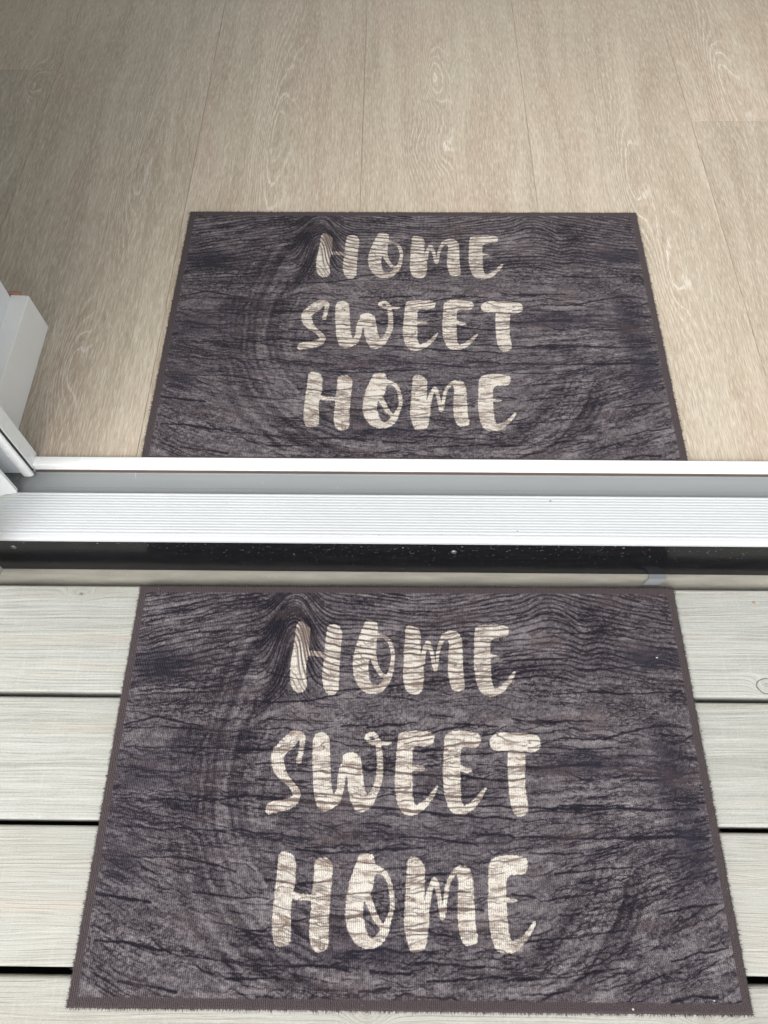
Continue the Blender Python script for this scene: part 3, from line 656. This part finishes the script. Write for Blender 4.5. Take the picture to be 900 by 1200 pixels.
# flow of the printed grain: arches over two knots near the top, a sag between them
phi = V + .012 * (fbm(U * 9, V * 14, 21, 3) - .5) + .004 * (fbm(U * 26, V * 30, 23, 3) - .5)
tp = np.clip((V - .30) / .14, 0, 1)
phi = phi - .066 * gs(.222, .440, .027, .075) - .016 * gs(.572, .485, .034, .045) + .010 * gs(.615, .42, .018, .05)
phi = phi + .020 * gs(.40, .50, .10, .09)
phi = phi - .20 * np.clip(U - .0, 0, .165) * tp + .20 * np.clip(U - .615, 0, 1) * tp
phi = phi - .50 * (U - .375) ** 2 * np.clip((.27 - V) / .12, 0, 1)
# tall rings: an oval round the lettering
du, dv = (U - .375) / .245, (V - .255) / (.235 + .03 * (V > .255))
rr = (np.abs(du) ** 2.3 + np.abs(dv) ** 2.3) ** (1 / 2.3)
rr = rr + .07 * (fbm(U * 9, V * 9, 51, 3) - .5) + .02 * (fbm(U * 40, V * 40, 52, 2) - .5)
ang = np.arctan2(dv, -du)                                                # 0 = left
leftm = np.exp(-((rr - .92) / .26) ** 2) * np.exp(-((ang - .12) / .80) ** 2)
botl = np.exp(-((rr - 1.02) / .26) ** 2) * np.exp(-((ang + .95) / .50) ** 2)
botr = np.exp(-((rr - 1.08) / .22) ** 2) * np.exp(-((ang + 2.45) / .50) ** 2)
knotl = np.exp(-((U - .185) / .030) ** 2 - ((V - .385) / .055) ** 2)
ringm = np.clip(leftm * .72 + botl * .85 + botr * .95 + knotl * .4, 0, 1)
band = fbm(rr * 36, ang * 1.6, 53, 2, .5)
band = np.clip((band - .36) / .26, 0, 1)                                  # 0 dark, 1 light

tone = .57 + .13 * (fbm(U * 17, V * 34, 41, 4, .6) - .5) * 2
tone += .13 * (fbm(U * 60, phi * 240, 43, 4, .7) - .5) * 2
tone += .25 * (fbm(U * 300, V * 420, 45, 3, .8) - .5) * 2
tone += .10 * (fbm(U * 900, V * 1100, 47, 2, .9) - .5) * 2
# regular growth lines near the top, sparser broken ones below
brk = fbm(U * 20, phi * 120, 33, 3)
f1 = phi / .0066 + 1.1 * (fbm(U * 24, phi * 70, 31, 3) - .5)
topm = np.clip((V - .315) / .07, 0, 1)
l1 = hair(f1, 1.3, 1.1) * np.clip(.15 + 1.5 * brk, 0, 1) * topm
f2 = phi / .0094 + 3.4 * (fbm(U * 13 + 3, phi * 48, 35, 4, .6) - .5)
m2 = np.clip((fbm(U * 15 + 7, phi * 90, 37, 3) - .43) / .16, 0, 1)
l2 = hair(f2, .6, 1.1) * m2 * (1 - topm * .6)
f3 = phi / .0050 + 4.5 * (fbm(U * 30 + 13, phi * 90, 135, 4, .6) - .5)
m3 = np.clip((fbm(U * 26 + 17, phi * 130, 137, 3) - .48) / .14, 0, 1)
l3 = hair(f3, .6, 1.0) * m3
f4 = rr * 24 + 1.5 * (fbm(U * 16, V * 16, 57, 3) - .5)
l4 = hair(f4, 2.2, 2.2) * np.clip((fbm(U * 30, V * 30, 59, 3) - .32) * 3, 0, 1) * ringm
# crazed, net-like wear where the pile was printed unevenly
f5 = 7 * fbm(U * 34, V * 46, 61, 4, .6)
l5 = hair(f5, .7, .9) * np.clip((fbm(U * 11, V * 14, 63, 3) - .50) / .12, 0, 1)
tone -= .31 * l1 + .30 * l2 + .30 * l3 + .17 * l5
tone -= .20 * l4 * (1 - topm * .5)
tone += ringm * .25 * (band - .50) * (.35 + 1.3 * fbm(U * 24, V * 24, 151, 3))
tone -= .06 * np.clip(leftm + knotl, 0, 1)
lgt = fbm(U * 34 + 9, phi * 170, 71, 3, .6)
tone += .16 * np.clip((lgt - .56) / .16, 0, 1)
# dark knot heads and dark patches of the print
for u0, v0, su, sv, a in ((.188, .400, .026, .045, .13), (.210, .425, .016, .018, .18), (.045, .385, .035, .020, .24), (.635, .43, .020, .045, .16), (.700, .398, .035, .018, .28),
                          (.600, .262, .042, .013, .30), (.035, .25, .025, .03, .14), (.10, .30, .02, .02, .12), (.705, .27, .018, .05, .18), (.715, .18, .018, .05, .18), (.03, .13, .025, .03, .14), (.33, .05, .10, .012, .10)):
    tone -= a * gs(u0, v0, su, sv) * (.5 + fbm(U * 40, V * 60, 81, 3))
tone += .05 * gs(.32, .30, .10, .06) + .07 * gs(.62, .285, .05, .008)
# the right half is printed a little deeper near the rim
lines = np.clip(np.maximum.reduce([crack, .85 * l1, .65 * l2, .5 * l3, .3 * l4 * (1 - topm)]), 0, 1)
tone -= crack * .48
tone = np.clip(tone, 0, 1)
navy = np.zeros(U.shape)
for u0, v0, su, sv, a in ((.05, .385, .04, .022, .7), (.06, .25, .05, .05, .55), (.03, .17, .03, .05, .6), (.70, .395, .04, .02, .8), (.60, .262, .05, .02, .7), (.69, .25, .035, .05, .7),
                          (.715, .17, .025, .06, .7), (.40, .17, .30, .05, .30), (.14, .30, .02, .07, .3), (.33, .06, .09, .02, .4)):
    navy = np.maximum(navy, a * gs(u0, v0, su, sv))
navy *= .2 + 1.3 * fbm(U * 34, V * 50, 91, 4, .65)
navy = np.clip(navy, 0, 1)

def grid_mesh(z):
    co = np.empty((NV * NU, 3)); co[:, 0] = U.ravel(); co[:, 1] = V.ravel()
    edge = np.minimum.reduce([U, W - U, V, H - V])
    # a slightly uneven rim and a soft, hand-high wave in the sheet
    rad = np.clip(edge / .003, 0, 1)
    zz = z - .0016 * (1 - np.sqrt(np.clip(1 - (1 - rad) ** 2, 0, 1))) + .0016 * (fbm(U * 7, V * 7, 101, 2) - .62) + .0005 * (fbm(U * 500, V * 500, 103, 2) - .5)
    co[:, 2] = zz.ravel()
    wob = .0011 * (fbm(U * 40, V * 40, 105, 4) - .5) * (edge.clip(0, .004) < .004)
    co[:, 0] += (wob * ((U < .004) * 1. - (U > W - .004) * 1.)).ravel()
    co[:, 1] += (wob * ((V < .004) * 1. - (V > H - .004) * 1.)).ravel()
    i = np.arange((NV - 1) * (NU - 1)); r, c = i // (NU - 1), i % (NU - 1)
    a = r * NU + c
    q = np.stack([a, a + 1, a + NU + 1, a + NU], 1).ravel()
    me = bpy.data.meshes.new('pile')
    me.vertices.add(len(co)); me.vertices.foreach_set('co', co.ravel())
    me.loops.add(len(q)); me.loops.foreach_set('vertex_index', q)
    me.polygons.add(len(i)); me.polygons.foreach_set('loop_start', np.arange(len(i)) * 4)
    me.update(calc_edges=True)
    me.polygons.foreach_set('use_smooth', np.ones(len(i), bool))
    for n, arr in (('wood_tone', tone), ('navy', navy), ('letter_distance', sdf), ('crack', lines)):
        at = me.attributes.new(n, 'FLOAT', 'POINT'); at.data.foreach_set('value', arr.ravel().astype(np.float32))
    return me

def fringe_mesh(top):
    """short pile fibres leaning out round the rim"""
    vs, fs = [], []
    def fib(x, y, nx, ny):
        l = random.uniform(.0012, .0042) * random.choice((.6, .8, 1, 1, 1.25)); z = random.uniform(.0018, top)
        a = random.gauss(0, .55); dx = nx * math.cos(a) - ny * math.sin(a); dy = nx * math.sin(a) + ny * math.cos(a)
        w2 = random.uniform(.00016, .00034); b = len(vs)
        px, py = -dy * w2, dx * w2
        dz = random.uniform(-.0012, .0010)
        x -= nx * .0012; y -= ny * .0012
        for t, k in ((0, 1.), (.55, .8), (1., .15)):
            cx, cy, cz = x + dx * (l + .0012) * t, y + dy * (l + .0012) * t, z + dz * t - .0006 * t * t
            vs.extend([(cx + px * k, cy + py * k, cz), (cx - px * k, cy - py * k, cz), (cx, cy, cz + w2 * 1.4 * k)])
        for s in (0, 3):
            for p, q in ((0, 1), (1, 2), (2, 0)): fs.append((b + s + p, b + s + q, b + s + 3 + q, b + s + 3 + p))
    n = 2.6
    for k in range(int(W * 1000 * n)):
        x = random.uniform(0, W)
        fib(x, 0, 0, -1); fib(x, H, 0, 1)
    for k in range(int(H * 1000 * n)):
        y = random.uniform(0, H)
        fib(0, y, -1, 0); fib(W, y, 1, 0)
    me = bpy.data.meshes.new('fringe'); me.from_pydata(vs, [], fs)
    return me

def tuft_mesh(top):
    """stray tufts standing up all over the pile"""
    return None

MT = .0068
PILE, FRINGE = grid_mesh(MT), fringe_mesh(MT - .0006)
SKIRT = None
def rim_wall():
    """side of the pile between backing and top, following the rim"""
    bm = bmesh.new()
    return box_mesh(.0006, W - .0006, .0006, H - .0006, .0018, MT - .0028)
CORE, BACK = rim_wall(), box_mesh(-.0004, W + .0004, -.0004, H + .0004, 0.0002, .0018)
PILE.materials.append(M_MAT); FRINGE.materials.append(M_MAT); CORE.materials.append(M_MAT); BACK.materials.append(M_RUBBER)
def door_mat(loc, rz, label):
    r = empty('door_mat', loc); r.rotation_euler = (0, 0, rz)
    tag(r, label, 'doormat', 'two matching doormats')
    for n, m in (('pile', PILE), ('pile_core', CORE), ('backing', BACK)):
        o = bpy.data.objects.new(n, m); COL.objects.link(o); o.parent = r
    o = bpy.data.objects.new('fringe', FRINGE); COL.objects.link(o); o.parent = r; o['kind'] = 'stuff'
    return r
door_mat((0, 0, .0003), 0, 'dark wood-print doormat lettered HOME SWEET HOME lying outside on the grey deck boards')
door_mat((.0091, .6372, FZ + .0002), -.0066, 'dark wood-print doormat lettered HOME SWEET HOME lying indoors on the pale oak floor')

# ------------------------------------------------------------------ small debris
def crumb(name, loc, size, mat, label, cat, seed, group=None, flat=.5):
    rs = random.Random(seed)
    bm = bmesh.new(); bmesh.ops.create_icosphere(bm, subdivisions=2, radius=size)
    for v in bm.verts:
        k = 1 + rs.uniform(-.35, .35); v.co = (v.co.x * k * 1.3, v.co.y * k, v.co.z * k * flat)
    me = bpy.data.meshes.new('m'); bm.to_mesh(me); bm.free()
    o = link(name, me, mat); o.location = loc; tag(o, label, cat, group); return o
crumb('lint_speck', (.7105, .3985, MT + .0006), .0009, M_LINT, 'tiny white lint speck near the right edge of the outdoor doormat', 'lint', 3)
crumb('lint_speck', (.620, .0045, MT + .0004), .0010, M_LINT, 'tiny white lint speck on the front rim of the outdoor doormat', 'lint', 4)
crumb('lint_speck', (.710, .0130, MT + .0004), .0009, M_LINT, 'tiny white lint speck near the front right corner of the outdoor doormat', 'lint', 5)

# grit: nobody could count it
gv, gf = [], []
rs = random.Random(42)
def grain(x, y, z, s):
    b = len(gv)
    for dx, dy, dz in ((1, 0, 0), (-1, .2, 0), (0, 1, 0), (.1, -1, 0), (0, 0, .8), (0, 0, -.5)):
        gv.append((x + dx * s * rs.uniform(.6, 1.3), y + dy * s * rs.uniform(.6, 1.3), z + dz * s * rs.uniform(.6, 1.)))
    for q in ((0, 2, 4), (2, 1, 4), (1, 3, 4), (3, 0, 4), (2, 0, 5), (1, 2, 5), (3, 1, 5), (0, 3, 5)): gf.append(tuple(b + k for k in q))
for k in range(70): grain(rs.uniform(-.2, 1.1), rs.uniform(.603, .625), FZ - .0088, rs.uniform(.0002, .0005))
for k in range(60): grain(-.165 + abs(rs.gauss(0, .018)), rs.uniform(.600, .622), FZ - .0088, rs.uniform(.0003, .0009))
for k in range(120): grain(rs.uniform(-.2, 1.1), rs.uniform(.5200, .5255), -.0078, rs.uniform(.0003, .0008))
for k in range(160): grain(rs.uniform(-.3, 1.2), rs.uniform(-.1, .34), .0001, rs.uniform(.0002, .0006))
for k in range(45): grain(rs.uniform(.36, .62), rs.uniform(.496, .502), .0052, rs.uniform(.0003, .0008))
gm = bpy.data.meshes.new('m'); gm.from_pydata(gv, [], gf)
tag(link('grit', gm, mat_plain('sandy_grit', (.40, .36, .29), .9, .2, 400., .4)), 'fine sandy grit scattered on the deck boards, grey channel and ledge', 'grit', kind='stuff')
